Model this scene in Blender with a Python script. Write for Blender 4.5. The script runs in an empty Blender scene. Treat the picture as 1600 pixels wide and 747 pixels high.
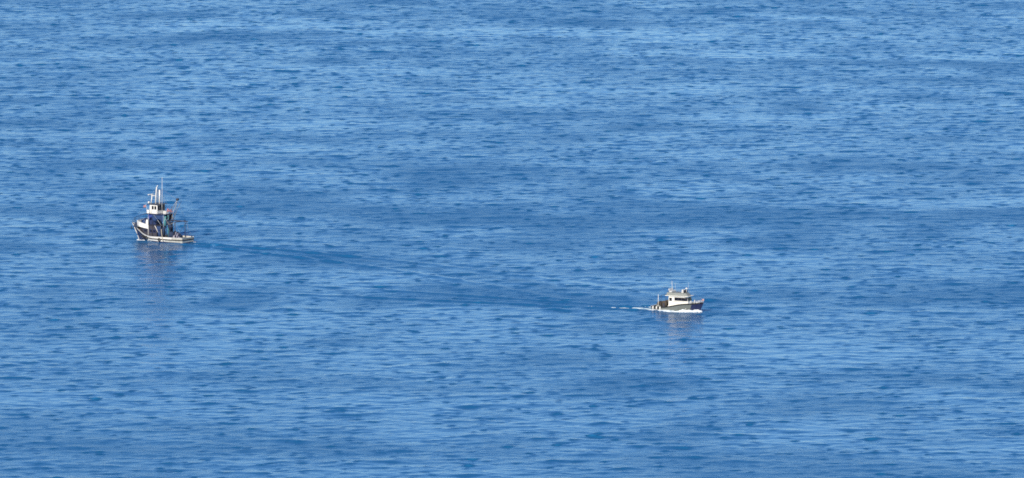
import bpy, bmesh, math, random
import numpy as np
from mathutils import Vector, Matrix

R = math.radians
scene = bpy.context.scene
C = scene.collection

# ------------------------------------------------------------------ camera
CAM_H = 199.0
cam_d = bpy.data.cameras.new('camera')
cam = bpy.data.objects.new('camera', cam_d)
C.objects.link(cam)
cam.location = (0, 0, CAM_H)
cam.rotation_euler = (R(90 - 6.43), 0, 0)
cam_d.sensor_fit = 'HORIZONTAL'
cam_d.angle = R(8.0)
cam_d.clip_start = 1.0
cam_d.clip_end = 60000
scene.camera = cam

# ------------------------------------------------------------------ sky and sun
SUN_EL, SUN_AZ = 27.0, 200.0          # azimuth clockwise from +Y (the view direction)
world = bpy.data.worlds.new('World')
scene.world = world
world.use_nodes = True
wn, wl = world.node_tree.nodes, world.node_tree.links
wn.clear()
sky = wn.new('ShaderNodeTexSky')
sky.sky_type = 'NISHITA'
sky.sun_disc = False
sky.sun_elevation = R(SUN_EL)
sky.sun_rotation = R(SUN_AZ)
sky.air_density = 1.0
sky.dust_density = 0.0
sky.ozone_density = 9.3
bg = wn.new('ShaderNodeBackground')
bg.inputs['Strength'].default_value = 0.10
out = wn.new('ShaderNodeOutputWorld')
wl.new(sky.outputs['Color'], bg.inputs['Color'])
wl.new(bg.outputs['Background'], out.inputs['Surface'])

sun_d = bpy.data.lights.new('sun', 'SUN')
sun_d.energy = 4.0
sun_d.angle = R(0.5)
sun_d.color = (1.0, 0.90, 0.74)
sun = bpy.data.objects.new('sun', sun_d)
C.objects.link(sun)
to_sun = Vector((math.sin(R(SUN_AZ)) * math.cos(R(SUN_EL)), math.cos(R(SUN_AZ)) * math.cos(R(SUN_EL)), math.sin(R(SUN_EL))))
sun.rotation_euler = (-to_sun).to_track_quat('-Z', 'Y').to_euler()
sun.location = (-200, 1200, 400)

scene.render.engine = 'CYCLES'
scene.view_settings.view_transform = 'Standard'
scene.view_settings.look = 'None'
scene.view_settings.exposure = 0.45
scene.view_settings.gamma = 1.0
scene.view_settings.use_curve_mapping = False
scene.cycles.max_bounces = 5
scene.cycles.diffuse_bounces = 2
scene.cycles.glossy_bounces = 3
scene.cycles.filter_width = 1.7
scene.cycles.use_denoising = False

# where the two boats lie, and the way they head
SEINER = (-85.2, 1761.5); SEINER_HEAD = 145.0
CRUISER = (37.3, 1622.5); CRUISER_HEAD = -28.0

# ------------------------------------------------------------------ materials
def new_mat(name):
    m = bpy.data.materials.new(name)
    m.use_nodes = True
    nt = m.node_tree
    return m, nt, nt.nodes['Principled BSDF']

def paint(name, col, rough=0.5, wear=0.25, dirt=(0.18, 0.14, 0.10), scale=3.0, metal=0.0, bump=0.0):
    m, nt, b = new_mat(name)
    N, L = nt.nodes, nt.links
    tc = N.new('ShaderNodeTexCoord')
    no = N.new('ShaderNodeTexNoise')
    no.inputs['Scale'].default_value = scale
    no.inputs['Detail'].default_value = 6
    no.inputs['Roughness'].default_value = 0.65
    L.new(tc.outputs['Object'], no.inputs['Vector'])
    rp = N.new('ShaderNodeValToRGB')
    rp.color_ramp.elements[0].position = 0.35
    rp.color_ramp.elements[0].color = (wear, wear, wear, 1)
    rp.color_ramp.elements[1].position = 0.62
    rp.color_ramp.elements[1].color = (0, 0, 0, 1)
    L.new(no.outputs['Fac'], rp.inputs['Fac'])
    mx = N.new('ShaderNodeMix')
    mx.data_type = 'RGBA'
    mx.inputs['A'].default_value = (*col, 1)
    mx.inputs['B'].default_value = (*dirt, 1)
    L.new(rp.outputs['Color'], mx.inputs['Factor'])
    L.new(mx.outputs['Result'], b.inputs['Base Color'])
    b.inputs['Roughness'].default_value = rough
    b.inputs['Metallic'].default_value = metal
    if bump:
        bp = N.new('ShaderNodeBump')
        bp.inputs['Strength'].default_value = bump
        bp.inputs['Distance'].default_value = 0.05
        n2 = N.new('ShaderNodeTexNoise')
        n2.inputs['Scale'].default_value = scale * 4
        L.new(tc.outputs['Object'], n2.inputs['Vector'])
        L.new(n2.outputs['Fac'], bp.inputs['Height'])
        L.new(bp.outputs['Normal'], b.inputs['Normal'])
    return m

M = {
    'white': paint('white_paint', (0.78, 0.77, 0.73), 0.4, 0.22, (0.42, 0.30, 0.19)),
    'cream': paint('cream_paint', (0.82, 0.80, 0.72), 0.4, 0.12, (0.45, 0.36, 0.24)),
    'grey_white': paint('weathered_white_paint', (0.52, 0.52, 0.47), 0.55, 0.5, (0.22, 0.20, 0.16), 2.0),
    'navy': paint('navy_paint', (0.014, 0.030, 0.10), 0.4, 0.3, (0.06, 0.05, 0.05)),
    'bow_blue': paint('dark_blue_bow_paint', (0.012, 0.019, 0.075), 0.4, 0.35, (0.05, 0.05, 0.06)),
    'blue': paint('blue_paint', (0.02, 0.045, 0.22), 0.4, 0.25, (0.05, 0.05, 0.08)),
    'teal': paint('teal_paint', (0.06, 0.24, 0.27), 0.5, 0.3, (0.1, 0.1, 0.09)),
    'black': paint('black_rubber', (0.012, 0.013, 0.016), 0.7, 0.2, (0.04, 0.035, 0.03)),
    'dark': paint('dark_steel', (0.035, 0.042, 0.065), 0.5, 0.4, (0.09, 0.05, 0.03)),
    'steel': paint('galvanised_steel', (0.30, 0.33, 0.36), 0.45, 0.4, (0.20, 0.14, 0.09), metal=0.3),
    'grey': paint('grey_deck_paint', (0.26, 0.28, 0.26), 0.6, 0.4, (0.15, 0.13, 0.10)),
    'hull_grey': paint('grey_green_hull_paint', (0.145, 0.165, 0.155), 0.45, 0.4, (0.13, 0.12, 0.10), 1.4),
    'deck': paint('worn_wood_deck', (0.25, 0.20, 0.14), 0.7, 0.5, (0.10, 0.08, 0.06), 2.0),
    'orange': paint('orange_plastic', (0.70, 0.13, 0.05), 0.45, 0.15),
    'red': paint('red_cloth', (0.55, 0.06, 0.05), 0.8, 0.1),
    'faded_red': paint('faded_red_cloth', (0.42, 0.20, 0.20), 0.8, 0.2),
    'net': paint('dark_blue_net', (0.018, 0.032, 0.085), 0.9, 0.6, (0.035, 0.06, 0.08), 6.0, bump=1.0),
    'net_brown': paint('brown_net', (0.085, 0.06, 0.04), 0.9, 0.6, (0.035, 0.045, 0.04), 6.0, bump=1.0),
    'net_pale': paint('pale_net', (0.34, 0.33, 0.40), 0.9, 0.5, (0.20, 0.16, 0.20), 6.0, bump=1.0),
    'tarp': paint('blue_tarpaulin', (0.014, 0.045, 0.14), 0.6, 0.4, (0.02, 0.03, 0.06), 2.0, bump=0.6),
    'rope': paint('pale_rope', (0.45, 0.40, 0.30), 0.9, 0.3),
}
def glass_mat():
    m, nt, b = new_mat('dark_window_glass')
    b.inputs['Base Color'].default_value = (0.012, 0.011, 0.014, 1)
    b.inputs['Roughness'].default_value = 0.08
    b.inputs['IOR'].default_value = 1.45
    return m
M['glass'] = glass_mat()

def sea_mat():
    m, nt, b = new_mat('sea_water')
    N, L = nt.nodes, nt.links
    tc = N.new('ShaderNodeTexCoord')
    at = N.new('ShaderNodeAttribute'); at.attribute_name = 'ripple'     # how far gusts and wakes ruffle the water, 0 to 1
    # small ripples, below the size of the mesh waves
    mp = N.new('ShaderNodeMapping'); mp.inputs['Scale'].default_value = (0.75, 1.0, 1.0)
    L.new(tc.outputs['Object'], mp.inputs['Vector'])
    n1 = N.new('ShaderNodeTexNoise'); n1.inputs['Scale'].default_value = 0.55; n1.inputs['Detail'].default_value = 4; n1.inputs['Roughness'].default_value = 0.6
    n1.inputs['Distortion'].default_value = 0.4
    L.new(mp.outputs['Vector'], n1.inputs['Vector'])
    st = N.new('ShaderNodeMapRange'); st.inputs['To Min'].default_value = 0.12; st.inputs['To Max'].default_value = 1.0
    L.new(at.outputs['Fac'], st.inputs['Value'])
    bp = N.new('ShaderNodeBump'); bp.inputs['Distance'].default_value = 0.45
    L.new(st.outputs['Result'], bp.inputs['Strength'])
    L.new(n1.outputs['Fac'], bp.inputs['Height'])
    L.new(bp.outputs['Normal'], b.inputs['Normal'])
    b.inputs['Base Color'].default_value = (0.012, 0.111, 0.270, 1)
    ro = N.new('ShaderNodeMapRange'); ro.inputs['To Min'].default_value = 0.07; ro.inputs['To Max'].default_value = 0.43
    L.new(at.outputs['Fac'], ro.inputs['Value'])
    L.new(ro.outputs['Result'], b.inputs['Roughness'])
    b.inputs['IOR'].default_value = 1.333
    return m
M['sea'] = sea_mat()

def foam_mat(name, low, high):
    m, nt, b = new_mat(name)
    N, L = nt.nodes, nt.links
    tc = N.new('ShaderNodeTexCoord')
    no = N.new('ShaderNodeTexNoise'); no.inputs['Scale'].default_value = 2.5; no.inputs['Detail'].default_value = 6
    L.new(tc.outputs['Object'], no.inputs['Vector'])
    rp = N.new('ShaderNodeValToRGB')
    rp.color_ramp.elements[0].position = 0.3; rp.color_ramp.elements[0].color = low
    rp.color_ramp.elements[1].position = 0.6; rp.color_ramp.elements[1].color = high
    L.new(no.outputs['Fac'], rp.inputs['Fac'])
    L.new(rp.outputs['Color'], b.inputs['Base Color'])
    b.inputs['Roughness'].default_value = 0.8
    return m
M['foam'] = foam_mat('sea_foam', (0.42, 0.53, 0.60, 1), (0.80, 0.83, 0.84, 1))
M['thin_foam'] = foam_mat('thin_sea_foam', (0.16, 0.30, 0.42, 1), (0.46, 0.55, 0.60, 1))

# ------------------------------------------------------------------ the sea: one sheet, waves as geometry, out to the horizon
def smooth_noise(shape, dx, dy, length_x, length_y, seed):
    rg = np.random.default_rng(seed)
    f = np.fft.rfft2(rg.standard_normal(shape))
    ky = np.fft.fftfreq(shape[0], dy)[:, None]; kx = np.fft.rfftfreq(shape[1], dx)[None, :]
    f = f * np.exp(-0.5 * ((kx * length_x) ** 2 + (ky * length_y) ** 2) * 2.0)
    a = np.fft.irfft2(f, s=shape)
    return (a - a.mean()) / a.std()

def step(a, b, x):
    t = np.clip((x - a) / (b - a), 0, 1)
    return t * t * (3 - 2 * t)

DX, DY = 0.56, 0.80
X0, X1, Y0, Y1 = -203.0, 203.0, 1300.0, 2620.0
NX, NY = 1024, 2048
def wave_field(seed=7):
    rg = np.random.default_rng(seed)
    kx = 2 * np.pi * np.fft.fftfreq(NX, DX)[None, :]
    ky = 2 * np.pi * np.fft.fftfreq(NY, DY)[:, None]
    k = np.sqrt(kx ** 2 + ky ** 2); k[0, 0] = 1e-6
    wind = R(-86)                       # blowing towards the viewer, a little aslant
    cosd = (kx * math.cos(wind) + ky * math.sin(wind)) / k
    def band(lp, lmin, lmax, power, spread):
        kp = 2 * np.pi / lp
        s = np.exp(-1.0 * (kp / k) ** 2) / k ** power
        s = s * (spread + (1 - spread) * cosd ** 6)
        s = s * (k < 2 * np.pi / lmin) * (k > 2 * np.pi / lmax)
        a = np.sqrt(s) * (rg.standard_normal((NY, NX)) + 1j * rg.standard_normal((NY, NX)))
        h = np.fft.ifft2(a)
        n = h.real.std()
        a = a / n
        dxx = np.fft.ifft2(-1j * kx / k * a).real; dyy = np.fft.ifft2(-1j * ky / k * a).real
        return h.real / n, dxx, dyy
    return band(11.0, 4.0, 60.0, 4.0, 0.10), band(3.6, 1.62, 8.0, 3.6, 0.06)

(long_w, long_x, long_y), (short_w, short_x, short_y) = wave_field()
patch = smooth_noise((NY, NX), DX, DY, 26.0, 34.0, 3) + 0.8 * smooth_noise((NY, NX), DX, DY, 110.0, 45.0, 4)
patch = patch / patch.std()
burst = np.exp(0.65 * smooth_noise((NY, NX), DX, DY, 3.0, 4.0, 11))       # steep crests come in scattered groups
burst = np.minimum(burst / np.sqrt((burst ** 2).mean()), 2.6)
short_w, short_x, short_y = short_w * burst, short_x * burst, short_y * burst
burst2 = np.exp(0.45 * smooth_noise((NY, NX), DX, DY, 7.0, 10.0, 12)); burst2 = np.minimum(burst2 / np.sqrt((burst2 ** 2).mean()), 2.2)
long_w, long_x, long_y = long_w * burst2, long_x * burst2, long_y * burst2
nx = int(round((X1 - X0) / DX)) + 1; ny = int(round((Y1 - Y0) / DY)) + 1
gx = X0 + DX * np.arange(nx); gy = Y0 + DY * np.arange(ny)
GX, GY = np.meshgrid(gx, gy)
cut = lambda a: a[:ny, :nx]
long_w, long_x, long_y, short_w, short_x, short_y, patch = map(cut, (long_w, long_x, long_y, short_w, short_x, short_y, patch))
# gust lanes lying across the water (centre distance, half-width, slant, from x, to x, strength; negative = calm)
wander = 9.0 * smooth_noise((NY, NX), DX, DY, 40.0, 60.0, 21)[:ny, :nx]
for yc, hw, sl_, xa, xb, k in ((2450, 26, 0.10, -220, 220, 0.9), (2372, 15, -0.16, -140, 60, -3.0), (2325, 20, -0.05, -190, -20, 1.3), (2290, 14, -0.10, 10, 200, -2.0),
                               (2235, 22, 0.0, 20, 210, 0.8), (2140, 34, 0.05, -200, 120, -0.8), (2040, 18, 0.04, -210, -60, 0.9), (1985, 26, 0.1, -60, 190, -0.6),
                               (1815, 26, -0.10, -110, 190, 1.9), (1758, 14, 0.05, -180, 40, 0.5), (1655, 20, -0.08, -60, 170, 1.8), (1560, 26, 0.04, -170, 160, -0.8), (1475, 30, -0.06, -190, 150, -0.6), (1420, 16, 0.0, -60, 160, -0.4)):
    patch = patch * 1.0 + k * 1.2 * np.exp(-((GY - yc - sl_ * GX + wander) / hw) ** 2) * step(xa - 30, xa + 30, GX + 2 * wander) * (1 - step(xb - 30, xb + 30, GX - 2 * wander))
ripple = 0.17 + 0.32 / (1.0 + np.exp(-1.5 * (patch - 0.45)))          # gusts: fine ruffling, lower waves
lull = 1.0 / (1.0 + np.exp(2.2 * (patch + 1.7)))            # smooth, pale lanes
ripple = ripple * (1 - 0.45 * lull)
ripple = ripple + 0.13 / (1.0 + np.exp(-2.5 * (patch - 2.0)))        # the strongest gust lanes

def track(px, py, head):
    h = R(head)
    u = (GX - px) * math.cos(h) + (GY - py) * math.sin(h)      # ahead of the boat
    v = -(GX - px) * math.sin(h) + (GY - py) * math.cos(h)     # to its port side
    return u, v

wake = np.zeros_like(GX)
broken = np.clip(0.5 + 0.5 * smooth_noise((NY, NX), DX, DY, 7.0, 9.0, 31)[:ny, :nx], 0, 1.4)
calm = np.zeros_like(GX)
beside = np.zeros_like(GX)
for (p, head, stern, amp, reach, cal, wide) in ((SEINER, SEINER_HEAD, -7.5, 0.30, 125.0, 0.72, 0.05), (CRUISER, CRUISER_HEAD, -5.5, 0.22, 120.0, 0.62, 0.05)):
    u, v = track(p[0], p[1], head)
    back = np.clip(stern + 6 - u, 0, None)                    # metres behind
    v = v - 0.0014 * back ** 2 * (1 if head > 90 else -0.4)
    on = (0.7 + 0.45 * broken) * step(0.0, 8.0, back) * np.exp(-(back / reach) ** 1.5)
    for side in (-1, 1):                                      # the two diverging arms of the wake
        d = side * v - (1.4 + 0.07 * back)
        lam = 5.0 + 0.02 * back
        wake += amp * on * np.exp(-(d / (2.2 + 0.02 * back)) ** 2) * np.cos(2 * np.pi * d / lam)
    calm = np.maximum(calm, cal * (0.55 + 0.5 * broken) * step(0, 5, back) * np.exp(-(back / (reach * 1.5)) ** 2) * np.exp(-(v / (3.0 + wide * back)) ** 2))
    near = np.exp(-((u / 15.0) ** 2 + (v / 8.0) ** 2))
    beside = np.maximum(beside, 0.95 * near)
ripple = np.clip(np.maximum(np.maximum(ripple, calm), beside), 0, 1)
edge = step(X0, X0 + 14, GX) * (1 - step(X1 - 14, X1, GX)) * step(Y0, Y0 + 14, GY) * (1 - step(Y1 - 30, Y1, GY))
A_LONG, A_SHORT = 0.052, 0.035
al = A_LONG * (1 - 0.35 * calm) * (1 - 0.20 * lull); as_ = A_SHORT * (1.12 - 0.35 * ripple) * (1 - 0.4 * calm) * (1 - 0.25 * lull) * (1 + 0.7 * beside)
H = (al * long_w + as_ * short_w + wake) * edge
CHX = -(1.2 * al * long_x + 1.0 * as_ * short_x) * edge
CHY = -(1.2 * al * long_y + 1.0 * as_ * short_y) * edge - 2.0 * H

def sea_z(x, y):
    i = int(round((y - Y0) / DY)); j = int(round((x - X0) / DX))
    return float(H[min(max(i, 0), ny - 1), min(max(j, 0), nx - 1)])

def build_sea():
    far = np.array([30, 80, 200, 500, 1200, 3000, 8000, 20000.0])
    cx = np.concatenate([X0 - far[::-1], gx, X1 + far])
    cy = np.concatenate([[-3000.0, -800, 0, 400, 800, 1100, 1250], gy, Y1 + np.array([30, 100, 300, 800, 2000, 5000, 12000, 30000.0])])
    PX, PY = np.meshgrid(cx, cy); PZ = np.zeros_like(PX); SL = np.full_like(PX, 0.4)
    o_y, o_x = 7, 8
    sl = (slice(o_y, o_y + ny), slice(o_x, o_x + nx))
    PX[sl] += CHX; PY[sl] += CHY; PZ[sl] = H; SL[sl] = ripple
    nr, nc = PX.shape
    co = np.stack([PX, PY, PZ], -1).reshape(-1, 3).astype(np.float32)
    idx = np.arange(nr * nc).reshape(nr, nc)
    q = np.stack([idx[:-1, :-1], idx[:-1, 1:], idx[1:, 1:], idx[1:, :-1]], -1).reshape(-1, 4).astype(np.int32)
    me = bpy.data.meshes.new('sea')
    me.vertices.add(len(co)); me.vertices.foreach_set('co', co.ravel())
    me.loops.add(q.size); me.loops.foreach_set('vertex_index', q.ravel())
    me.polygons.add(len(q)); me.polygons.foreach_set('loop_start', np.arange(0, q.size, 4, dtype=np.int32))
    me.update(calc_edges=True)
    me.polygons.foreach_set('use_smooth', np.ones(len(q), dtype=bool))
    a = me.attributes.new('ripple', 'FLOAT', 'POINT'); a.data.foreach_set('value', SL.ravel().astype(np.float32))
    me.materials.append(M['sea'])
    o = bpy.data.objects.new('sea', me); C.objects.link(o)
    o['kind'] = 'structure'; o['label'] = 'open blue sea with small wind ripples'
    return o
build_sea()

# ------------------------------------------------------------------ mesh helpers
def finish(name, bm, mat, parent, smooth=False, label=None):
    me = bpy.data.meshes.new(name)
    bmesh.ops.recalc_face_normals(bm, faces=bm.faces)
    bm.to_mesh(me); bm.free()
    for m in (mat if isinstance(mat, (list, tuple)) else [mat]):
        me.materials.append(M[m])
    if smooth:
        for p in me.polygons: p.use_smooth = True
    o = bpy.data.objects.new(name, me); C.objects.link(o)
    if parent is not None: o.parent = parent
    if label: o['label'] = label
    return o

def add_box(bm, lo, hi, bevel=0.03, taper=(0, 0, 0, 0), mi=0):
    """box with bevelled edges; taper pulls the top in at (x-, x+, y-, y+)"""
    x0, y0, z0 = lo; x1, y1, z1 = hi
    a, b, c, d = taper
    vs = [bm.verts.new(p) for p in ((x0, y0, z0), (x1, y0, z0), (x1, y1, z0), (x0, y1, z0),
                                    (x0 + a, y0 + c, z1), (x1 - b, y0 + c, z1), (x1 - b, y1 - d, z1), (x0 + a, y1 - d, z1))]
    fs = [bm.faces.new([vs[i] for i in f]) for f in ((3, 2, 1, 0), (4, 5, 6, 7), (0, 1, 5, 4), (1, 2, 6, 5), (2, 3, 7, 6), (3, 0, 4, 7))]
    for f in fs: f.material_index = mi
    if bevel:
        es = list({e for f in fs for e in f.edges})
        bmesh.ops.bevel(bm, geom=es, offset=bevel, segments=1, affect='EDGES', profile=0.5)

def box(name, lo, hi, mat, parent, bevel=0.03, taper=(0, 0, 0, 0), label=None):
    bm = bmesh.new(); add_box(bm, lo, hi, bevel, taper)
    return finish(name, bm, mat, parent, label=label)

def add_tube(bm, pts, r, seg=8, r_end=None, cap=True):
    pts = [Vector(p) for p in pts]
    rings = []
    n = len(pts)
    for i, p in enumerate(pts):
        d = (pts[min(i + 1, n - 1)] - pts[max(i - 1, 0)]).normalized()
        up = Vector((0, 0, 1)) if abs(d.z) < 0.9 else Vector((1, 0, 0))
        s = d.cross(up).normalized(); t = s.cross(d)
        rr = r if r_end is None else r + (r_end - r) * i / (n - 1)
        rings.append([bm.verts.new(p + (s * math.cos(2 * math.pi * k / seg) + t * math.sin(2 * math.pi * k / seg)) * rr) for k in range(seg)])
    for a, b in zip(rings, rings[1:]):
        for k in range(seg):
            bm.faces.new([a[k], a[(k + 1) % seg], b[(k + 1) % seg], b[k]])
    if cap:
        bm.faces.new(rings[0][::-1]); bm.faces.new(rings[-1])

def tube(name, pts, r, mat, parent, seg=8, r_end=None, label=None):
    bm = bmesh.new(); add_tube(bm, pts, r, seg, r_end)
    return finish(name, bm, mat, parent, True, label)

def lathe(name, prof, mat, parent, loc=(0, 0, 0), axis='Z', seg=16, label=None):
    bm = bmesh.new()
    rings = []
    for (r, z) in prof:
        ring = []
        for k in range(seg):
            a = 2 * math.pi * k / seg
            p = (r * math.cos(a), r * math.sin(a), z)
            if axis == 'X': p = (p[2], p[0], p[1])
            if axis == 'Y': p = (p[0], p[2], p[1])
            ring.append(bm.verts.new(Vector(p) + Vector(loc)))
        rings.append(ring)
    for a, b in zip(rings, rings[1:]):
        for k in range(seg):
            bm.faces.new([a[k], a[(k + 1) % seg], b[(k + 1) % seg], b[k]])
    bm.faces.new(rings[0][::-1]); bm.faces.new(rings[-1])
    return finish(name, bm, mat, parent, True, label)

def ring_shape(name, centre, big, small, mat, parent, normal='Y', seg=18, label=None):
    bm = bmesh.new()
    rows = []
    for i in range(seg):
        a = 2 * math.pi * i / seg
        row = []
        for j in range(8):
            b = 2 * math.pi * j / 8
            r = big + small * math.cos(b)
            p = [r * math.cos(a), small * math.sin(b), r * math.sin(a)]
            if normal == 'X': p = [p[1], p[0], p[2]]
            if normal == 'Z': p = [p[0], p[2], p[1]]
            row.append(bm.verts.new(Vector(p) + Vector(centre)))
        rows.append(row)
    for i in range(seg):
        for j in range(8):
            bm.faces.new([rows[i][j], rows[(i + 1) % seg][j], rows[(i + 1) % seg][(j + 1) % 8], rows[i][(j + 1) % 8]])
    return finish(name, bm, mat, parent, True, label)

def lump(name, rx, ry, rz, mat, seed, loc, parent=None, n=26, flat=True, rough=0.25):
    """heaped netting: an uneven mound with folds, sitting on z = 0"""
    rg = random.Random(seed)
    waves = [(rg.uniform(1, 7), rg.uniform(1, 7), rg.uniform(0, 6.28), rg.uniform(0.3, 1)) for _ in range(12)]
    bm = bmesh.new()
    rows = []
    m = n // 2
    for i in range(m + 1):
        th = (math.pi / 2 if flat else math.pi) * i / m
        row = []
        for j in range(n):
            ph = 2 * math.pi * j / n
            w = sum(c * math.sin(a * th * 2 + round(b) * ph + p) for a, b, p, c in waves) / 4
            k = 1 + rough * w * (0.3 + 0.7 * math.sin(th))
            x = rx * math.sin(th) * k * math.cos(ph); y = ry * math.sin(th) * k * math.sin(ph)
            z = rz * math.cos(th) * (1 + rough * w)
            if flat and i == m: z = 0
            row.append(bm.verts.new((x, y, z)))
        rows.append(row)
    for a, b in zip(rows, rows[1:]):
        for j in range(n):
            bm.faces.new([a[j], b[j], b[(j + 1) % n], a[(j + 1) % n]])
    bmesh.ops.remove_doubles(bm, verts=bm.verts, dist=0.002)
    if flat:
        bm.faces.ensure_lookup_table()
        eb = [e for e in bm.edges if e.is_boundary]
        bmesh.ops.edgeloop_fill(bm, edges=eb)
    o = finish(name, bm, mat, parent, True)
    o.location = loc
    return o

def thing(name, loc, rz, label, cat, group=None):
    o = bpy.data.objects.new(name, None); C.objects.link(o)
    o.empty_display_size = 1.0
    o.location = loc; o.rotation_euler = (0, 0, rz)
    o['label'] = label; o['category'] = cat
    if group: o['group'] = group
    return o

def aboard(boat, o, label, cat, group=None):
    """a loose thing carried by a boat: a thing of its own, put where it lies on board"""
    mw = Matrix.Translation(boat.location) @ Matrix.Rotation(boat.rotation_euler.z, 4, 'Z')
    p = mw @ o.location
    o.location = p
    o.rotation_euler = (o.rotation_euler.x, o.rotation_euler.y, o.rotation_euler.z + boat.rotation_euler.z)
    o['label'] = label; o['category'] = cat
    if group: o['group'] = group
    return o

# ------------------------------------------------------------------ hulls
class Hull:
    def __init__(s, stern, stem_low, stem_top, beam, sheer, draft, full=0.55, stern_beam=0.88, vee=1.0):
        s.stern, s.sl, s.st, s.beam, s.sheer, s.draft, s.full, s.sb, s.vee = stern, stem_low, stem_top, beam, sheer, draft, full, stern_beam, vee
        s.top = sheer(stem_top)
    def stem(s, z):
        t = max(0.0, (z + s.draft) / (s.top + s.draft))
        return s.sl + (s.st - s.sl) * t ** 1.25
    def half(s, t, v):
        a = s.sb + (1 - s.sb) * min(1, t / 0.35) ** 0.7 if t < 0.35 else 1.0
        if t > s.full:
            q = (t - s.full) / (1 - s.full)
            a *= max(0.0, 1 - q ** 2.3)
        e = 0.10 + s.vee * 0.75 * max(0, t - 0.25) ** 1.6
        return 0.5 * s.beam * a * max(v, 0.0) ** e
    def at(s, t, v, off=0.0):
        """t along the length 0..1, v up the side 0..1: (x, half-breadth, z)"""
        xg = s.stern + (s.st - s.stern) * t
        zt = s.sheer(xg)
        z = -s.draft + (zt + s.draft) * v
        x = s.stern + (s.stem(z) - s.stern) * t
        return x, s.half(t, v) + off, z
    def t_at(s, x): return (x - s.stern) / (s.st - s.stern)
    def v_at(s, t, z):
        zt = s.sheer(s.stern + (s.st - s.stern) * t)
        return (z + s.draft) / (zt + s.draft)

def build_hull(h, parent, mats, pick, nt=44, nv=16):
    bm = bmesh.new()
    cols = []
    for i in range(nt + 1):
        t = 1 - (1 - i / nt) ** 1.35
        sideP, sideS = [], []
        for j in range(nv + 1):
            v = (j / nv) ** 1.0
            x, y, z = h.at(t, max(v, 0.0))
            if j == 0: y = 0.0
            sideP.append(bm.verts.new((x, y, z))); sideS.append(bm.verts.new((x, -y, z)))
        cols.append((t, sideP, sideS))
    for (t0, p0, s0), (t1, p1, s1) in zip(cols, cols[1:]):
        for j in range(nv):
            c = [p0[j], p1[j], p1[j + 1], p0[j + 1]]
            f = bm.faces.new(c)
            g = bm.faces.new([s0[j], s0[j + 1], s1[j + 1], s1[j]])
            mid = sum((q.co for q in c), Vector()) / 4
            f.material_index = g.material_index = pick((t0 + t1) / 2, (j + 0.5) / nv, mid)
    p, s_ = cols[0][1], cols[0][2]
    for j in range(nv):
        f = bm.faces.new([p[j], p[j + 1], s_[j + 1], s_[j]])
        f.material_index = pick(0, (j + 0.5) / nv, p[j].co)
    bmesh.ops.remove_doubles(bm, verts=bm.verts, dist=0.003)
    o = finish('hull', bm, mats, parent, False)
    for pl in o.data.polygons: pl.use_smooth = abs(pl.normal.x) < 0.9
    md = o.modifiers.new('thickness', 'SOLIDIFY'); md.thickness = 0.07; md.offset = -1
    return o

def build_deck(h, parent, mat, t0, t1, drop, name='deck'):
    bm = bmesh.new()
    rows = []
    n = 24
    for i in range(n + 1):
        t = t0 + (t1 - t0) * i / n
        xg = h.stern + (h.st - h.stern) * t
        zd = drop(xg)
        v = h.v_at(t, zd)
        x, y, z = h.at(t, v)
        y = max(y - 0.03, 0.01)
        rows.append([bm.verts.new((x, -y, z)), bm.verts.new((x, -y / 2, z + 0.03)), bm.verts.new((x, y / 2, z + 0.03)), bm.verts.new((x, y, z))])
    for a, b in zip(rows, rows[1:]):
        for k in range(3): bm.faces.new([a[k], b[k], b[k + 1], a[k + 1]])
    return finish(name, bm, mat, parent)

def side_strip(name, h, parent, mat, t0, t1, v0, v1, proud, n=36, side=0, transom=False):
    """a strake that follows the hull side between two heights (fractions or functions of t)"""
    bm = bmesh.new()
    f0 = v0 if callable(v0) else (lambda t: v0)
    f1 = v1 if callable(v1) else (lambda t: v1)
    for sgn in ((1, -1) if side == 0 else (side,)):
        rows = []
        for i in range(n + 1):
            t = t0 + (t1 - t0) * i / n
            a, b = h.at(t, f0(t)), h.at(t, f1(t))
            def pt(q, off): return bm.verts.new((q[0] + (off * 0.6 if t > 0.97 else 0), sgn * (q[1] + off), q[2]))
            rows.append([pt(a, -0.01), pt(a, proud), pt(b, proud), pt(b, -0.01)])
        for a, b in zip(rows, rows[1:]):
            for k in range(4): bm.faces.new([a[k], b[k], b[(k + 1) % 4], a[(k + 1) % 4]])
        bm.faces.new(rows[0]); bm.faces.new(rows[-1][::-1])
    return finish(name, bm, mat, parent, False)

def wall_house(name, plan, z0, z1, mat, parent, lean=0.0, label=None, rake=0.0):
    """deckhouse walls from a plan outline, leaning in towards the top"""
    bm = bmesh.new()
    cx = sum(p[0] for p in plan) / len(plan)
    lo = [bm.verts.new((x, y, z0)) for x, y in plan]
    xm = max(p[0] for p in plan)
    hi = [bm.verts.new((x - (x - cx) * lean - (rake if x > xm - 0.9 else 0), y * (1 - lean), z1)) for x, y in plan]
    n = len(plan)
    for k in range(n): bm.faces.new([lo[k], lo[(k + 1) % n], hi[(k + 1) % n], hi[k]])
    bm.faces.new(lo[::-1]); bm.faces.new(hi)
    bmesh.ops.bevel(bm, geom=list(bm.edges), offset=0.05, segments=1, affect='EDGES')
    return finish(name, bm, mat, parent, label=label)

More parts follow.
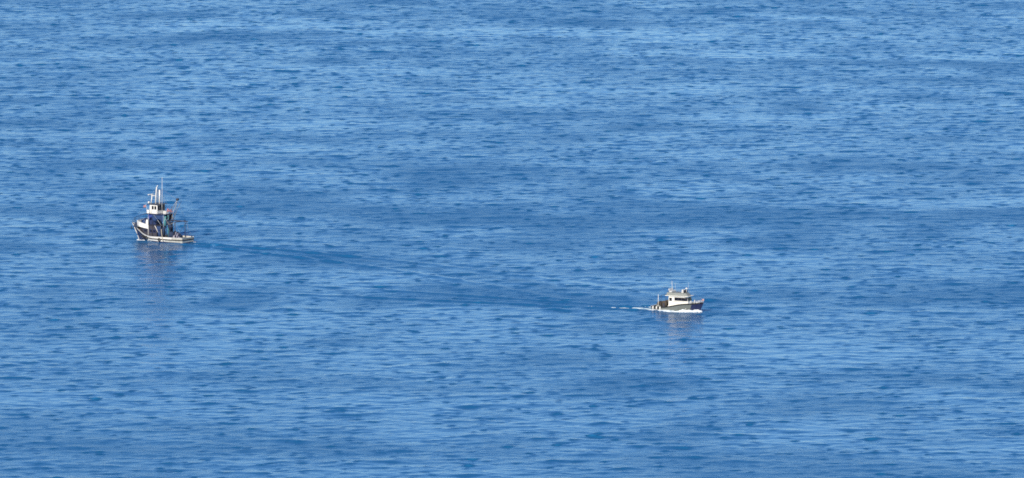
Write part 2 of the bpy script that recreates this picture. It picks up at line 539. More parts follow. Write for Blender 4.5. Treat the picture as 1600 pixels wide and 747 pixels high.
def window(parent, centre, w, hgt, facing, frame_mat='white', tilt=0.0):
    """a framed pane on a wall; facing is the wall's outward normal in plan (degrees)"""
    rot = Matrix.Rotation(R(facing), 4, 'Z') @ Matrix.Rotation(R(-tilt), 4, 'Y')
    def place(bm):
        bmesh.ops.transform(bm, matrix=Matrix.Translation(centre) @ rot, verts=bm.verts)
    bm = bmesh.new()
    add_box(bm, (-0.03, -w / 2, -hgt / 2), (0.02, w / 2, hgt / 2), 0)
    place(bm)
    o = finish('window', bm, 'glass', parent)
    bm = bmesh.new()
    t = 0.05
    for lo, hi in (((-0.02, -w / 2 - t, hgt / 2), (0.05, w / 2 + t, hgt / 2 + t)), ((-0.02, -w / 2 - t, -hgt / 2 - t), (0.05, w / 2 + t, -hgt / 2)),
                   ((-0.02, -w / 2 - t, -hgt / 2), (0.05, -w / 2, hgt / 2)), ((-0.02, w / 2, -hgt / 2), (0.05, w / 2 + t, hgt / 2))):
        add_box(bm, lo, hi, 0)
    place(bm)
    finish('frame', bm, frame_mat, o)
    return o

def rail(parent, pts, hgt, mat, r=0.025, name='railing', mids=1):
    bm = bmesh.new()
    P = [Vector(p) for p in pts]
    for lev in range(mids + 1):
        z = hgt * (lev + 1) / (mids + 1)
        add_tube(bm, [p + Vector((0, 0, z)) for p in P], r, 6)
    for p in P: add_tube(bm, [p, p + Vector((0, 0, hgt))], r, 6)
    return finish(name, bm, mat, parent, True)

# ------------------------------------------------------------------ boat one: the tall dark seiner on the left
def build_seiner():
    z = 0.05
    b = thing('fishing_boat', (SEINER[0], SEINER[1], z), R(SEINER_HEAD),
              'tall navy and white fishing boat with a high bridge, masts and net gear, heading left', 'boat')
    def sheer(x): return 1.22 + (2.75 * ((x - 1.8) / 6.7) ** 1.9 if x > 1.8 else 0.02 * (1.8 - x) * 0.5)
    h = Hull(-8.5, 6.1, 8.5, 5.2, sheer, 0.9, full=0.50, stern_beam=0.9, vee=1.0)
    def pick(t, v, p):
        if p.z < 0.16: return 1
        if t > 0.76: return 1
        if t < 0.30 or p.x < -3.2: return 2
        return 0
    build_hull(h, b, ['white', 'navy', 'grey_white'], pick, 60, 22)
    build_deck(h, b, 'deck', 0.005, 0.93, lambda x: sheer(x) - 0.42)
    # strakes and rails
    side_strip('rubbing_strake', h, b, 'black', 0.0, 0.985, lambda t: h.v_at(t, sheer(h.stern + 17 * t) - 0.66), lambda t: h.v_at(t, sheer(h.stern + 17 * t) - 0.42), 0.09)
    side_strip('sheer_strake', h, b, 'white', 0.20, 0.995, lambda t: h.v_at(t, sheer(h.stern + 17 * t) - 0.41), lambda t: h.v_at(t, sheer(h.stern + 17 * t) - 0.03), 0.04)
    side_strip('cap_rail', h, b, 'white', 0.0, 0.995, 0.985, 1.03, 0.07)
    box('transom_rail', (-8.60, -2.35, 1.22), (-8.44, 2.35, 1.34), 'grey_white', b, 0.02)
    box('transom_strake', (-8.62, -2.30, 0.72), (-8.51, 2.30, 0.94), 'black', b, 0.02)
    # rudder, and stem bar with anchor at the bow
    box('rudder', (-9.0, -0.06, -0.85), (-8.5, 0.06, 0.1), 'navy', b, 0.02)
    stem = [(h.stem(zz) + 0.02, 0, zz) for zz in (0.0, 0.8, 1.6, 2.4, 3.2, 3.9)]
    tube('stem_bar', stem, 0.09, 'white', b)
    a = tube('anchor', [(8.45, 0.42, 3.3), (8.35, 0.46, 2.6)], 0.07, 'black', b)
    tube('fluke', [(8.1, 0.2, 2.75), (8.3, 0.48, 2.5), (8.5, 0.75, 2.75)], 0.08, 'black', a)
    rail(b, [(6.3, 1.55, sheer(6.3) + 0.02), (7.3, 1.05, sheer(7.3)), (8.25, 0.3, sheer(8.25)), (8.25, -0.3, sheer(8.25)), (7.3, -1.05, sheer(7.3)), (6.3, -1.55, sheer(6.3) + 0.02)], 0.85, 'dark', name='bow_railing')
    box('windlass', (6.2, -0.5, 2.2), (6.9, 0.5, 3.6), 'dark', b, 0.08)
    lathe('winch_drum', [(0.12, -0.9), (0.38, -0.88), (0.38, -0.82), (0.2, -0.78), (0.2, 0.78), (0.38, 0.82), (0.38, 0.88), (0.12, 0.9)], 'navy', b, (6.55, 0, 3.75), 'Y', 14)
    tube('bow_post', [(7.6, 0, 2.9), (7.7, 0, 4.9)], 0.07, 'dark', b)
    # fore cabin: dark lower wall, white bulwark band above
    zl = 0.8
    plan = [(2.0, -1.8), (3.7, -1.62), (5.4, -0.85), (5.4, 0.85), (3.7, 1.62), (2.0, 1.8)]
    fc = wall_house('fore_cabin', plan, zl, 3.35, 'dark', b)
    for x in (2.45, 3.2): window(fc, (x, 1.76 - 0.106 * (x - 2.4), 2.45), 0.5, 0.45, 84, 'navy')
    for x in (2.45, 3.2): window(fc, (x, -1.76 + 0.106 * (x - 2.4), 2.45), 0.5, 0.45, -84, 'navy')
    bm = bmesh.new()                                    # sloping bulwark panels round the fore cabin top
    path = [(1.95, 2.05, 2.95, 3.95), (3.4, 2.08, 3.12, 4.25), (4.75, 2.05, 3.35, 4.55), (5.95, 1.30, 3.6, 4.8), (5.95, -1.30, 3.6, 4.8), (4.75, -2.05, 3.35, 4.55), (3.4, -2.08, 3.12, 4.25), (1.95, -2.05, 2.95, 3.95)]
    lo = [bm.verts.new((x, y, p)) for x, y, p, q in path]; hi = [bm.verts.new((x + 0.08 * (x > 5), y * 1.03, q)) for x, y, p, q in path]
    for k in range(len(path) - 1): bm.faces.new([lo[k], lo[k + 1], hi[k + 1], hi[k]])
    bw = finish('bulwark', bm, 'white', b)
    md = bw.modifiers.new('thickness', 'SOLIDIFY'); md.thickness = 0.08; md.offset = -1
    box('upper_foredeck', (2.0, -1.9, 3.36), (5.6, 1.9, 3.46), 'grey', b, 0)
    # main deckhouse, two storeys, dark blue
    dh = wall_house('deckhouse', [(-0.3, -1.75), (2.02, -1.85), (2.02, 1.85), (-0.3, 1.75)], zl, 3.9, 'dark', b)
    box('door', (-0.36, -0.5, 0.95), (-0.285, 0.35, 2.9), 'blue', dh, 0.02)
    for x in (0.3, 1.3): window(dh, (x, 1.87, 2.5), 0.6, 0.55, 90, 'blue')
    for x in (0.3, 1.3): window(dh, (x, -1.87, 2.5), 0.6, 0.55, -90, 'white')
    up = wall_house('upper_cabin', [(0.3, -1.3), (2.1, -1.5), (2.1, 1.5), (0.3, 1.3)], 3.98, 6.55, 'navy', b)
    for x in (0.8, 1.6): window(up, (x, 1.46, 5.4), 0.5, 0.6, 90, 'blue')
    for y in (-0.7, 0.7): window(up, (0.28, y, 5.4), 0.55, 0.6, 180, 'blue')
    box('boat_deck', (-1.9, -2.05, 3.9), (2.2, 2.05, 3.98), 'dark', b, 0)
    box('bridge_deck', (-2.7, -2.0, 6.55), (2.5, 2.0, 6.68), 'navy', b, 0.03)
    for y in (-1.8, 1.8):
        tube('deck_post', [(-2.45, y, 0.8), (-2.45, y, 6.55)], 0.06, 'steel', b)
    tube('brace', [(-1.9, 1.9, 3.98), (0.4, 1.9, 6.5)], 0.07, 'steel', b)
    tube('brace', [(-1.7, 1.95, 1.1), (0.1, 1.95, 3.9)], 0.08, 'white', b)
    tube('brace', [(-2.4, -1.8, 3.98), (-0.2, -1.8, 6.5)], 0.06, 'steel', b)
    for x in (2.1, 0.9, -0.5, -1.75):
        tube('deck_post', [(x, 1.95, 0.8), (x, 1.95, 3.9)], 0.06, 'white' if x > 2 else 'dark', b)
        tube('deck_post', [(x, 1.9, 3.98), (x, 1.9, 6.55)], 0.05, 'white' if x > 1 else 'dark', b)
        tube('deck_post', [(x, -1.9, 0.8), (x, -1.9, 3.9)], 0.06, 'steel', b)
        tube('deck_post', [(x, -1.9, 3.98), (x, -1.9, 6.55)], 0.05, 'dark', b)
    # canvas weather cloths laced between the posts, sagging and uneven
    def cloth(x0, x1, y, zt, zb, mat, seed):
        rg = random.Random(seed); bm = bmesh.new(); n = 10
        g = [[bm.verts.new((x0 + (x1 - x0) * i / n, y + 0.10 * math.sin(i * 1.4 + seed) * j / 4 + rg.uniform(-.02, .02),
                            zt - (zt - zb + 0.35 * math.sin(i * 0.9 + seed)) * j / 4 - 0.08 * math.sin(math.pi * i / n))) for i in range(n + 1)] for j in range(5)]
        for j in range(4):
            for i in range(n): bm.faces.new([g[j][i], g[j][i + 1], g[j + 1][i + 1], g[j + 1][i]])
        o = finish('weather_cloth', bm, mat, b, True); md = o.modifiers.new('thickness', 'SOLIDIFY'); md.thickness = 0.02
    cloth(-2.4, 0.9, 1.96, 6.5, 5.2, 'tarp', 1)
    cloth(0.9, 2.1, 1.96, 6.5, 5.6, 'blue', 2)
    cloth(-1.7, -0.5, 2.0, 3.85, 2.6, 'tarp', 3)
    cloth(-2.4, 0.2, -1.96, 6.5, 5.0, 'tarp', 4)
    tube('ladder_rail', [(-2.7, 1.2, 0.9), (-1.75, 1.2, 3.95)], 0.05, 'steel', b)
    tube('ladder_rail', [(-2.7, 0.7, 0.9), (-1.75, 0.7, 3.95)], 0.05, 'steel', b)
    for k in range(7):
        f = (k + 0.5) / 7
        tube('rung', [(-2.7 + 0.95 * f, 0.7, 0.9 + 3.05 * f), (-2.7 + 0.95 * f, 1.2, 0.9 + 3.05 * f)], 0.025, 'steel', b, 6)
    # bridge: white sides, dark wide windows aft
    br = wall_house('bridge', [(-0.4, -1.6), (1.9, -1.6), (2.35, -1.1), (2.35, 1.1), (1.9, 1.6), (-0.4, 1.6)], 6.68, 8.9, 'white', b, 0.02)
    for x in (0.15, 0.95): window(br, (x, 1.585, 8.15), 0.6, 0.85, 90)
    for x in (0.15, 0.95): window(br, (x, -1.585, 8.15), 0.6, 0.85, -90)
    for y in (-0.55, 0.55): window(br, (2.34, y, 8.15), 0.85, 0.8, 0)
    for y in (-1.05, -0.35, 0.35, 1.05): window(br, (-0.385, y, 8.1), 0.62, 1.25, 180, 'dark')
    box('bridge_roof', (-0.75, -1.85, 8.9), (2.6, 1.85, 9.02), 'dark', b, 0.03)
    rail(b, [(-2.6, -1.9, 6.68), (-2.6, 0, 6.68), (-2.6, 1.9, 6.68), (-0.6, 1.9, 6.68)], 0.9, 'white')
    rail(b, [(1.2, 1.92, 6.68), (2.42, 1.92, 6.68), (2.42, 0.0, 6.68), (2.42, -1.92, 6.68)], 1.0, 'white')
    # white plating and fittings at the front of the bridge
    box('wing_screen', (1.75, 1.86, 6.72), (2.5, 1.98, 7.55), 'white', b, 0.03)
    lathe('searchlight', [(0.05, -0.2), (0.24, -0.18), (0.24, 0.12), (0.16, 0.2), (0.04, 0.22)], 'white', b, (2.3, 1.4, 9.35), 'X', 12)
    tube('searchlight_post', [(2.3, 1.4, 9.0), (2.3, 1.4, 9.2)], 0.05, 'white', b)
    # masts on the bridge roof
    m1 = tube('mast', [(1.05, 0.35, 9.0), (0.98, 0.3, 11.0), (0.82, 0.2, 13.0)], 0.16, 'white', b, 10, 0.13)
    tube('mast_top', [(0.82, 0.2, 13.0), (0.55, 0.1, 13.5)], 0.11, 'white', m1, 8, 0.07)
    tube('radar_arm', [(1.0, 0.3, 10.9), (1.9, 0.55, 11.0), (2.35, 0.7, 11.1)], 0.09, 'white', b)
    box('radar_scanner', (2.1, -0.3, 11.08), (2.45, 1.7, 11.32), 'white', b, 0.08)
    tube('arm_strut', [(1.95, 0.55, 11.0), (2.15, 0.7, 9.0)], 0.12, 'white', b)
    tube('exhaust_mast', [(-0.05, 0.2, 9.0), (-0.05, 0.15, 12.4)], 0.19, 'white', b, 12)
    tube('light_pole', [(0.5, 0.25, 9.0), (0.45, 0.2, 12.3)], 0.07, 'steel', b)
    tube('light_pole', [(-0.55, -0.2, 9.0), (-0.55, -0.2, 11.9)], 0.05, 'steel', b)
    tube('whip_antenna', [(-0.9, 0.35, 6.68), (-0.95, 0.35, 11.5), (-0.95, 0.3, 15.6)], 0.055, 'white', b, 6, 0.035)
    tube('whip_antenna', [(-1.3, 0.0, 6.68), (-1.3, 0.0, 11.4)], 0.03, 'steel', b, 6, 0.02)
    for (p, q) in (((0.75, 0.2, 13.0), (7.7, 0, 4.9)), ((0.75, 0.2, 12.9), (-2.6, 1.9, 6.7)), ((0.75, 0.2, 12.9), (-2.6, -1.9, 6.7))):
        tube('stay', [p, q], 0.016, 'steel', b, 5)
    tube('flag_staff', [(2.45, 1.9, 6.7), (2.75, 2.0, 8.9)], 0.03, 'white', b, 6)
    bm = bmesh.new()
    g = [[bm.verts.new((2.7 + 0.72 * i / 6, 2.0 + 0.10 * math.sin(i * 1.1), 8.75 - 0.6 * j / 3 - 0.12 * i / 6)) for i in range(7)] for j in range(4)]
    for j in range(3):
        for i in range(6): bm.faces.new([g[j][i], g[j][i + 1], g[j + 1][i + 1], g[j + 1][i]])
    fl = finish('flag', bm, 'faded_red', b, True); md = fl.modifiers.new('thickness', 'SOLIDIFY'); md.thickness = 0.02
    # locker and life ring on the bridge deck, aft
    box('deck_locker', (-2.35, -0.3, 6.68), (-1.5, 0.75, 7.35), 'white', b, 0.05)
    ring_shape('life_ring', (-2.63, -1.0, 7.3), 0.34, 0.09, 'orange', b, 'X')
    ring_shape('life_ring', (-2.63, 0.15, 7.62), 0.34, 0.09, 'orange', b, 'X')
    # stern gear: posts, long boom, crane with power block
    tube('gallows_post', [(-6.1, 2.0, 0.8), (-6.1, 2.0, 5.15)], 0.10, 'dark', b)
    tube('gallows_post', [(-6.1, -2.0, 0.8), (-6.1, -2.0, 5.15)], 0.08, 'dark', b)
    tube('gallows_beam', [(-6.1, -2.1, 5.1), (-6.1, 2.1, 5.1)], 0.10, 'dark', b)
    tube('boom', [(-3.3, 1.0, 5.35), (-6.1, 0.6, 5.3), (-8.6, 0.2, 5.3)], 0.14, 'dark', b, 10, 0.10)
    tube('boom_post', [(-3.3, 1.0, 0.8), (-3.3, 1.0, 6.6)], 0.16, 'teal', b, 10)
    cr = tube('crane_arm', [(-2.95, 0.2, 6.0), (-4.3, 0.3, 8.6), (-5.6, 0.3, 10.5)], 0.10, 'steel', b, 8, 0.06)
    lathe('power_block', [(0.12, -0.28), (0.30, -0.26), (0.14, -0.06), (0.14, 0.06), (0.30, 0.26), (0.12, 0.28)], 'dark', cr, (-5.6, 0.3, 10.45), 'Y', 14)
    tube('crane_post', [(-2.95, 0.2, 0.8), (-2.95, 0.2, 6.1)], 0.2, 'dark', b, 10)
    tube('crane_strut', [(-3.6, -0.6, 4.6), (-4.6, -0.2, 8.2), (-5.55, 0.25, 10.4)], 0.055, 'steel', b)
    for (p, q) in (((-5.6, 0.3, 10.4), (-6.1, 2.0, 5.1)), ((-5.6, 0.3, 10.4), (-6.1, -2.0, 5.1)), ((-5.6, 0.3, 10.4), (-0.95, 0.3, 12.6)), ((-8.5, 0.2, 5.3), (-8.4, 0.2, 1.3)), ((-6.1, -2.0, 5.1), (-8.3, -2.0, 1.3)), ((-6.1, 2.0, 5.1), (-8.3, 2.1, 1.3))):
        tube('stay', [p, q], 0.018, 'steel', b, 5)
    # nets hung from the gear are fixed to the boat until it works them
    bm = bmesh.new()
    rg = random.Random(4)
    pts = 26
    top, bot = [], []
    rows = []
    for j in range(9):
        f = j / 8
        row = []
        for i in range(pts):
            a = 2 * math.pi * i / pts
            r = 0.22 + 0.62 * f ** 0.9 + (0.05 + 0.12 * f) * math.sin(i * 2.7 + j * 0.7) + 0.10 * math.sin(i * 0.9 + 2 * j) + rg.uniform(-0.06, 0.06)
            row.append(bm.verts.new((-3.75 + 0.1 * f + r * 1.0 * math.cos(a), 0.6 + r * 0.85 * math.sin(a) , 4.9 - 4.0 * f)))
        rows.append(row)
    for a_, b_ in zip(rows, rows[1:]):
        for i in range(pts): bm.faces.new([a_[i], b_[i], b_[(i + 1) % pts], a_[(i + 1) % pts]])
    bm.faces.new(rows[0]); bm.faces.new(rows[-1][::-1])
    finish('hanging_net', bm, 'net', b, True)
    # a second, looped bunt of net drawn up to the boom, its cork line and slack ropes
    tube('net_bunt', [(-3.3, 1.2, 5.3), (-4.2, 1.4, 3.6), (-4.7, 1.5, 2.4), (-4.8, 1.3, 1.2)], 0.36, 'net', b, 10, 0.75)
    tube('net_bunt', [(-2.6, 1.3, 4.6), (-2.3, 1.6, 3.0), (-2.0, 1.7, 1.2)], 0.30, 'net', b, 10, 0.55)
    tube('net_bunt', [(-1.2, 1.5, 3.7), (-1.1, 1.7, 2.4), (-1.3, 1.75, 1.1)], 0.25, 'tarp', b, 10, 0.5)
    tube('net_bunt', [(-2.9, 1.5, 6.3), (-2.75, 1.7, 5.2), (-2.9, 1.7, 4.0)], 0.22, 'teal', b, 10, 0.34)
    for k, (p, q, r) in enumerate((((-3.3, 1.0, 5.2), (-4.6, 1.8, 3.2), (-6.1, 2.0, 4.6)), ((-5.6, 0.3, 10.3), (-4.4, 0.9, 6.4), (-3.75, 0.6, 4.9)), ((-8.4, 0.2, 5.2), (-7.2, 0.8, 3.4), (-6.1, 1.2, 1.2)), ((-2.4, 1.8, 6.4), (-4.2, 1.9, 4.4), (-6.1, 2.0, 5.0)))):
        tube('slack_rope', [p, q, r], 0.035, 'rope' if k % 2 else 'dark', b, 6)
    tube('derrick', [(-3.3, 1.0, 5.0), (-4.4, 1.6, 7.4), (-5.2, 2.0, 9.0)], 0.08, 'dark', b, 8, 0.05)
    tube('derrick', [(-3.0, -0.8, 4.8), (-4.3, -1.2, 7.6), (-5.5, -1.4, 9.9)], 0.07, 'steel', b, 8, 0.05)
    tube('derrick', [(-2.6, 1.4, 3.0), (-3.6, 1.9, 5.2), (-4.4, 2.2, 6.8)], 0.08, 'dark', b, 8, 0.05)
    # shrouds up to the mast
    for x in (2.4, 1.2, -0.4, -1.8):
        for y in (-1.95, 1.95): tube('shroud', [(x, y, 6.7), (0.85, 0.2, 12.6)], 0.014, 'steel', b, 5)
    tube('fore_boom', [(2.6, 0.4, 6.9), (5.2, 0.8, 6.0), (7.4, 0.9, 5.2)], 0.07, 'dark', b, 8, 0.04)
    for x, y in ((3.1, 1.75), (4.3, 1.8), (5.3, 1.4)):
        tube('foredeck_stanchion', [(x, y, 3.4), (x, y, 5.4)], 0.05, 'dark', b, 6)
    tube('foredeck_rail', [(3.1, 1.75, 5.35), (4.3, 1.8, 5.35), (5.3, 1.4, 5.4), (7.6, 0.3, 4.9)], 0.04, 'dark', b, 6)
    # tyres slung along the port side
    for x in (5.0, 3.7, -0.9):
        t = h.t_at(x); zz = min(sheer(x) - 0.62, 1.0); v = h.v_at(t, zz)
        px, py, pz = h.at(t, v)
        ring_shape('tyre_fender', (px, py + 0.14, pz), 0.30, 0.13, 'black', b, 'Y')
    for x in (3.7, -0.9, -5.0):
        t = h.t_at(x); v = h.v_at(t, 0.75); px, py, pz = h.at(t, v)
        ring_shape('tyre_fender', (px, -py - 0.14, pz), 0.30, 0.13, 'black', b, 'Y')
    box('hatch', (-7.6, -0.9, 0.82), (-6.5, 0.9, 1.25), 'grey', b, 0.04)
    for y in (-1.9, 1.9): tube('bollard', [(-8.1, y, 0.8), (-8.1, y, 1.6)], 0.11, 'black', b)
    tube('boarding_rope', [(-2.3, 2.45, 3.2), (-2.5, 2.62, 2.2), (-2.75, 2.68, 1.2), (-3.0, 2.72, 0.3)], 0.09, 'rope', b)
    # loose things on board
    n = lump('fishing_net', 1.5, 1.5, 1.5, 'net', 3, (-4.0, -0.9, 0.82)); aboard(b, n, 'dark blue net heaped amidships below the hanging net', 'net')
    n = lump('fishing_net', 0.85, 1.0, 1.45, 'net_pale', 5, (-5.55, 0.75, 0.82)); aboard(b, n, 'pale lilac net piled beside the stern post under the boom', 'net')
    n = lump('tarpaulin', 1.5, 1.35, 1.7, 'tarp', 8, (3.9, 0.3, 3.46)); aboard(b, n, 'blue tarpaulin heap on the foredeck behind the white bulwark', 'tarpaulin')
    n = lump('fishing_net', 0.8, 0.9, 1.1, 'net', 15, (6.55, 0.55, 3.05)); aboard(b, n, 'dark net bundle heaped at the bow of the navy fishing boat', 'net')
    n = lump('life_raft', 0.42, 0.36, 1.75, 'white', 9, (2.75, 1.55, 3.46), rough=0.06); aboard(b, n, 'white life raft canister on the foredeck ahead of the bridge', 'life raft')
    return b
seiner = build_seiner()

# ------------------------------------------------------------------ boat two: the low white cabin boat on the right
def build_cruiser():
    b = thing('fishing_boat', (CRUISER[0], CRUISER[1], 0.05), R(CRUISER_HEAD),
              'small cream cabin boat with a grey hull and blue bow, pushing a white bow wave', 'boat')
    def sheer(x):
        t = min(max((x + 3.4) / 6.2, 0), 1)
        return 0.85 + 0.95 * t * t * (3 - 2 * t) + (0.035 * max(0, x - 2.0) ** 1.6)
    h = Hull(-6.1, 4.9, 6.1, 3.9, sheer, 0.6, full=0.50, stern_beam=0.9, vee=0.9)
    def pick(t, v, p):
        if p.z < 0.10: return 1
        if t > 0.815: return 1
        return 0
    build_hull(h, b, ['hull_grey', 'bow_blue'], pick, 60, 18)
    build_deck(h, b, 'deck', 0.005, 0.36, lambda x: 0.55, 'deck')
    build_deck(h, b, 'grey', 0.36, 0.97, lambda x: sheer(x) - 0.22, 'foredeck')
    side_strip('rubbing_strake', h, b, 'black', 0.0, 0.985, lambda t: h.v_at(t, sheer(h.stern + 12.2 * t) - 0.20), lambda t: h.v_at(t, sheer(h.stern + 12.2 * t) - 0.05), 0.07)
    side_strip('cap_rail', h, b, 'black', 0.0, 0.99, 0.985, 1.03, 0.05)
    box('transom_rail', (-6.2, -1.75, 0.85), (-6.06, 1.75, 0.96), 'white', b, 0.02)
    tube('stem_bar', [(h.stem(z) + 0.02, 0, z) for z in (0.0, 0.6, 1.2, 1.8, 2.2)], 0.06, 'bow_blue', b)
    # cabin
    plan = [(-2.05, -1.35), (2.3, -1.35), (2.95, -0.95), (2.95, 0.95), (2.3, 1.35), (-2.05, 1.35)]
    cab = wall_house('cabin', plan, 0.56, 3.36, 'cream', b, 0.03, rake=0.42)
    tl = math.degrees(math.atan2(0.42, 2.8)); fx = 0.15 * (2.74 - 0.56)
    for sgn in (-1, 1):
        f = 90 * sgn
        window(cab, (-1.45, sgn * 1.315, 2.62), 0.66, 0.74, f, 'cream')
        for k in range(3): window(cab, (-0.05 + 0.88 * k, sgn * 1.315, 2.76), 0.78, 0.64, f, 'dark')
    for y in (-0.46, 0.46): window(cab, (2.93 - fx, y, 2.74), 0.78, 0.64, 0, 'dark', tl)
    for sgn in (-1, 1):
        window(cab, (2.605 - fx, sgn * 1.125, 2.74), 0.5, 0.64, sgn * 58, 'dark', tl)
        tube('wiper', [(2.98 - fx, 0.46 * sgn, 2.45), (2.94 - fx, 0.46 * sgn + 0.2, 2.95)], 0.015, 'black', cab, 5)
        tube('grab_rail', [(-1.0, sgn * 1.38, 2.2), (0.5, sgn * 1.39, 2.2), (2.0, sgn * 1.38, 2.2)], 0.03, 'steel', cab, 6)
    box('door', (-2.12, -0.4, 0.6), (-2.03, 0.4, 2.6), 'net_brown', cab, 0.02)
    bm = bmesh.new()                                 # side coaming that steps up from the after deck to the cabin
    for sgn in (-1, 1):
        add_box(bm, (-2.5, sgn * 1.48 - 0.05, 0.6), (1.2, sgn * 1.48 + 0.05, 1.3), 0.02, (0.6, 0.6, 0, 0))
    finish('side_coaming', bm, 'cream', b)
    # roof and flying bridge
    box('roof', (-2.75, -1.6, 3.36), (2.95, 1.6, 3.50), 'cream', b, 0.05)
    fb = wall_house('flybridge', [(-2.5, -1.42), (1.9, -1.42), (2.65, -0.85), (2.65, 0.85), (1.9, 1.42), (-2.5, 1.42)], 3.50, 4.12, 'grey', b, 0.04, rake=0.55)
    box('helm_console', (0.9, -0.75, 4.12), (1.5, 0.55, 4.85), 'white', fb, 0.06, (0.1, 0.25, 0.05, 0.05))
    box('windscreen', (1.55, -0.9, 4.08), (1.62, 0.9, 4.75), 'glass', fb, 0.01)
    box('bench_seat', (-2.0, -1.0, 4.12), (-1.35, 1.0, 4.5), 'white', fb, 0.06)
    box('bench_back', (-2.15, -1.0, 4.45), (-1.98, 1.0, 4.95), 'white', fb, 0.05)
    rail(b, [(-2.1, 1.25, 4.08), (0.5, 1.25, 4.08), (1.6, 1.2, 4.08)], 0.55, 'steel', 0.02)
    rail(b, [(-2.1, -1.25, 4.08), (-0.9, -1.25, 4.08), (0.5, -1.25, 4.08), (1.6, -1.2, 4.08)], 0.55, 'steel', 0.02)
    # mast frame and aerials
    tube('mast', [(-1.7, 0, 4.2), (-1.8, 0, 6.6)], 0.045, 'white', b, 8, 0.03)
    tube('crosstree', [(-1.78, -0.55, 6.0), (-1.78, 0.55, 6.0)], 0.025, 'white', b, 6)
    tube('whip_antenna', [(1.9, 1.0, 4.1), (1.75, 1.05, 6.4)], 0.02, 'white', b, 5, 0.012)
    tube('whip_antenna', [(-0.2, -1.2, 4.08), (-0.35, -1.25, 6.3)], 0.02, 'white', b, 5, 0.012)
    lathe('radar_dome', [(0.05, 0.0), (0.27, 0.02), (0.30, 0.10), (0.26, 0.20), (0.12, 0.26), (0.02, 0.27)], 'white', b, (1.75, 0.2, 4.98))
    tube('radar_post', [(1.75, 0.2, 4.2), (1.75, 0.2, 5.0)], 0.05, 'white', b)
    for q in ((6.0, 0, 2.9), (-5.6, 0, 3.4)): tube('stay', [(-1.8, 0, 6.5), q], 0.012, 'steel', b, 5)
    # bow: pulpit, bitts, jack staff with pennant
    pts = [(3.4, -1.55), (4.4, -1.15), (5.3, -0.62), (5.95, 0.0), (5.3, 0.62), (4.4, 1.15), (3.4, 1.55)]
    rail(b, [(x, y, sheer(x) - 0.05) for x, y in pts], 0.55, 'white', 0.03, 'pulpit')
    tube('jack_staff', [(5.95, 0, 2.0), (6.15, 0, 3.05)], 0.025, 'white', b, 6)
    bm = bmesh.new()
    g = [[bm.verts.new((6.15 + 0.05 * j - 0.55 * i / 5, 0.06 * math.sin(i * 1.3), 3.0 - 0.42 * j / 3 - 0.1 * i / 5)) for i in range(6)] for j in range(4)]
    for j in range(3):
        for i in range(5): bm.faces.new([g[j][i], g[j][i + 1], g[j + 1][i + 1], g[j + 1][i]])
    fl = finish('pennant', bm, 'faded_red', b, True); md = fl.modifiers.new('thickness', 'SOLIDIFY'); md.thickness = 0.015
    box('windlass', (4.3, -0.25, 1.7), (4.75, 0.25, 2.2), 'white', b, 0.05)
    for y in (-0.95, 0.95): tube('ventilator', [(3.35, y, 1.7), (3.35, y, 2.45), (3.5, y, 2.55)], 0.09, 'white', b)
    # after deck: net hauler, stern pole, engine box, fenders over the side
    hd = lathe('net_drum', [(0.1, -0.85), (0.72, -0.83), (0.72, -0.76), (0.5, -0.72), (0.55, 0.0), (0.5, 0.72), (0.72, 0.76), (0.72, 0.83), (0.1, 0.85)], 'net_brown', b, (-3.35, 0, 1.45), 'Y', 18)
    for y in (-0.95, 0.95): box('drum_cheek', (-3.6, y - 0.05, 0.5), (-3.1, y + 0.05, 1.6), 'dark', b, 0.02)
    for y in (-1.2, 1.2): tube('awning_post', [(-3.9, y, 0.5), (-3.9, y, 3.35)], 0.04, 'dark', b)
    tube('awning_beam', [(-3.9, -1.25, 3.35), (-3.9, 1.25, 3.35)], 0.05, 'dark', b)
    tube('stern_pole', [(-4.6, -1.2, 0.55), (-4.6, -1.2, 3.55)], 0.07, 'white', b, 8, 0.05)
    box('engine_box', (-5.4, -0.6, 0.55), (-4.5, 0.6, 1.05), 'grey', b, 0.05)
    for sgn in (-1, 1):
        for k, x in enumerate((-5.5, -4.55, -3.6)):
            t = h.t_at(x); v = h.v_at(t, 0.5); px, py, pz = h.at(t, v)
            lathe('fender', [(0.03, -0.42), (0.15, -0.34), (0.16, 0.0), (0.15, 0.30), (0.05, 0.40)], 'white', b, (px, sgn * (py + 0.17), pz + 0.05), 'Z', 10)
        for k, x in enumerate((-5.05, -4.05)):
            t = h.t_at(x); v = h.v_at(t, 0.5); px, py, pz = h.at(t, v)
            ring_shape('tyre_fender', (px, sgn * (py + 0.12), pz), 0.26, 0.11, 'black', b, 'Y')
    n = lump('fishing_net', 0.75, 0.9, 0.75, 'net_brown', 12, (-4.95, 0.55, 1.05), rough=0.2)
    aboard(b, n, 'small brown net heap on the after deck behind the cabin', 'net')
    return b
cruiser = build_cruiser()

# ------------------------------------------------------------------ foam: bow wave and wake, lumps of real height on the water
def value_noise(seed):
    rg = np.random.default_rng(seed); t = rg.random((64, 64))
    def f(x, y):
        xi, yi = math.floor(x), math.floor(y); u, v = x - xi, y - yi
        u, v = u * u * (3 - 2 * u), v * v * (3 - 2 * v)
        g = lambda a, b: t[a % 64, b % 64]
        return (g(xi, yi) * (1 - u) + g(xi + 1, yi) * u) * (1 - v) + (g(xi, yi + 1) * (1 - u) + g(xi + 1, yi + 1) * u) * v
    return f

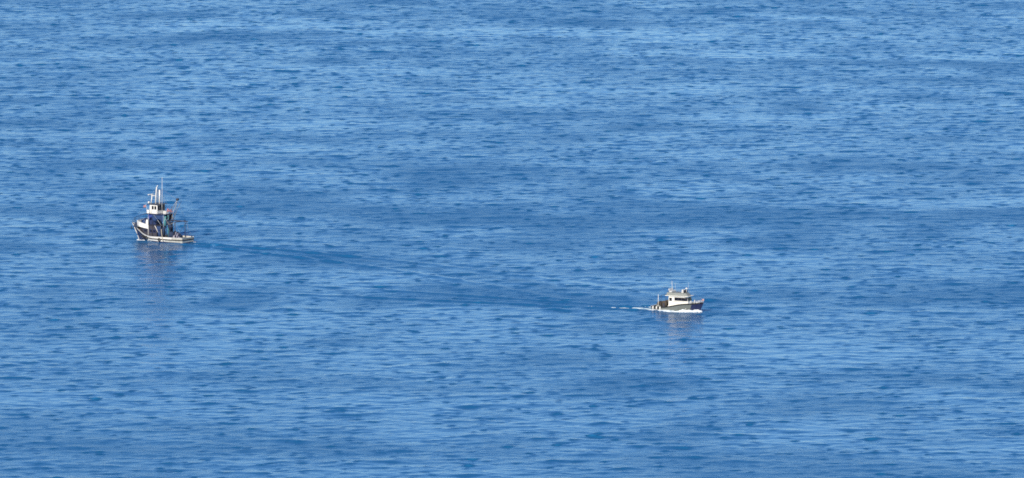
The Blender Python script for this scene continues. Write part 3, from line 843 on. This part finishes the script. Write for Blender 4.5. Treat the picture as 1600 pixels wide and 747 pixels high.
def foam(name, pos, head, cells, dens, height, label, seed, size=0.16, mat='foam'):
    """keep the cells of a patch behind or beside a boat where there is foam; boat frame u ahead, v to port"""
    f = value_noise(seed)
    h = R(head); ch, sh = math.cos(h), math.sin(h)
    bm = bmesh.new(); vs = {}
    u0, u1, v0, v1 = cells
    nu, nv = int((u1 - u0) / (size * 1.6)), int((v1 - v0) / size)
    def D(u, v):
        n = 0.6 * f(u * 0.9 + 5, v * 1.6) + 0.4 * f(u * 2.7, v * 4.1 + 9)
        return dens(u, v) - n
    def vert(i, j):
        if (i, j) not in vs:
            u, v = u0 + (u1 - u0) * i / nu, v0 + (v1 - v0) * j / nv
            d = min(max(D(u, v), -0.1), 0.5)
            x, y = pos[0] + u * ch - v * sh, pos[1] + u * sh + v * ch
            z = sea_z(x, y) + 0.02 + height(u, v) * (max(d + 0.1, 0) / 0.6) * (0.6 + 0.8 * f(u * 3, v * 3))
            vs[(i, j)] = bm.verts.new((x, y, z))
        return vs[(i, j)]
    for i in range(nu):
        for j in range(nv):
            u, v = u0 + (u1 - u0) * (i + 0.5) / nu, v0 + (v1 - v0) * (j + 0.5) / nv
            if D(u, v) > 0:
                bm.faces.new([vert(i, j), vert(i + 1, j), vert(i + 1, j + 1), vert(i, j + 1)])
    # give the sheet a body: skirt down into the water
    ext = bmesh.ops.extrude_edge_only(bm, edges=[e for e in bm.edges if e.is_boundary])
    for q in ext['geom']:
        if isinstance(q, bmesh.types.BMVert): q.co.z -= 0.25
    o = finish(name, bm, mat, None, True)
    o['kind'] = 'stuff'; o['label'] = label
    return o

def gauss(x, s): return math.exp(-(x / s) ** 2)
def cruiser_bow(u, v):
    # hull half-breadth at the water, the crest rides just outside it
    s = min(max((u + 6.1) / 11.4, 0), 1.02)
    hb = 1.72 * max(0.0, 1 - max(0, (s - 0.5) / 0.52) ** 2.0)
    off = abs(v) - hb
    if off < -0.12: return 0
    wdt = 0.55 + 0.10 * max(0, 5 - u) ** 0.8
    lead = 1 if u < 5.4 else max(0, 1 - (u - 5.4) / 0.5)
    strength = 1.25 if u > 0 else 1.25 - 0.09 * (0 - u)
    return lead * strength * gauss(max(off, 0) , wdt)
foam('bow_wave', CRUISER, CRUISER_HEAD, (-6.3, 6.0, -3.6, 3.6), cruiser_bow, lambda u, v: 0.45 if u > 1 else 0.22, 'white bow wave foam along the hull of the cream cabin boat', 21)
def cruiser_wake(u, v):
    d = -6.0 - u
    if d < 0: return 0
    side = gauss(abs(v) - (1.5 + 0.10 * d), 0.45 + 0.012 * d)
    return max((1.05 * math.exp(-d / 7.0) ) * gauss(v, 1.5), (0.62 * math.exp(-(d / 7) ** 2) + 0.30 * math.exp(-d / 14)) * side * (1.0 if v < 0 else 0.8))
foam('wake_foam', CRUISER, CRUISER_HEAD, (-48, -5.6, -7.5, 7.5), cruiser_wake, lambda u, v: 0.20, 'broken white wake foam trailing behind the cream cabin boat', 22, 0.16, 'thin_foam')
def seiner_bow(u, v):
    s = min(max((u + 8.5) / 15.0, 0), 1.02)
    hb = 2.35 * max(0.0, 1 - max(0, (s - 0.5) / 0.52) ** 2.0)
    off = abs(v) - hb
    if off < -0.12: return 0
    return (0.72 if 3.5 < u < 6.9 else 0.30) * gauss(max(off, 0), 0.35)
foam('bow_wave', SEINER, SEINER_HEAD, (-9, 7.0, -3.6, 3.6), seiner_bow, lambda u, v: 0.20, 'thin foam line at the waterline of the navy fishing boat', 23)
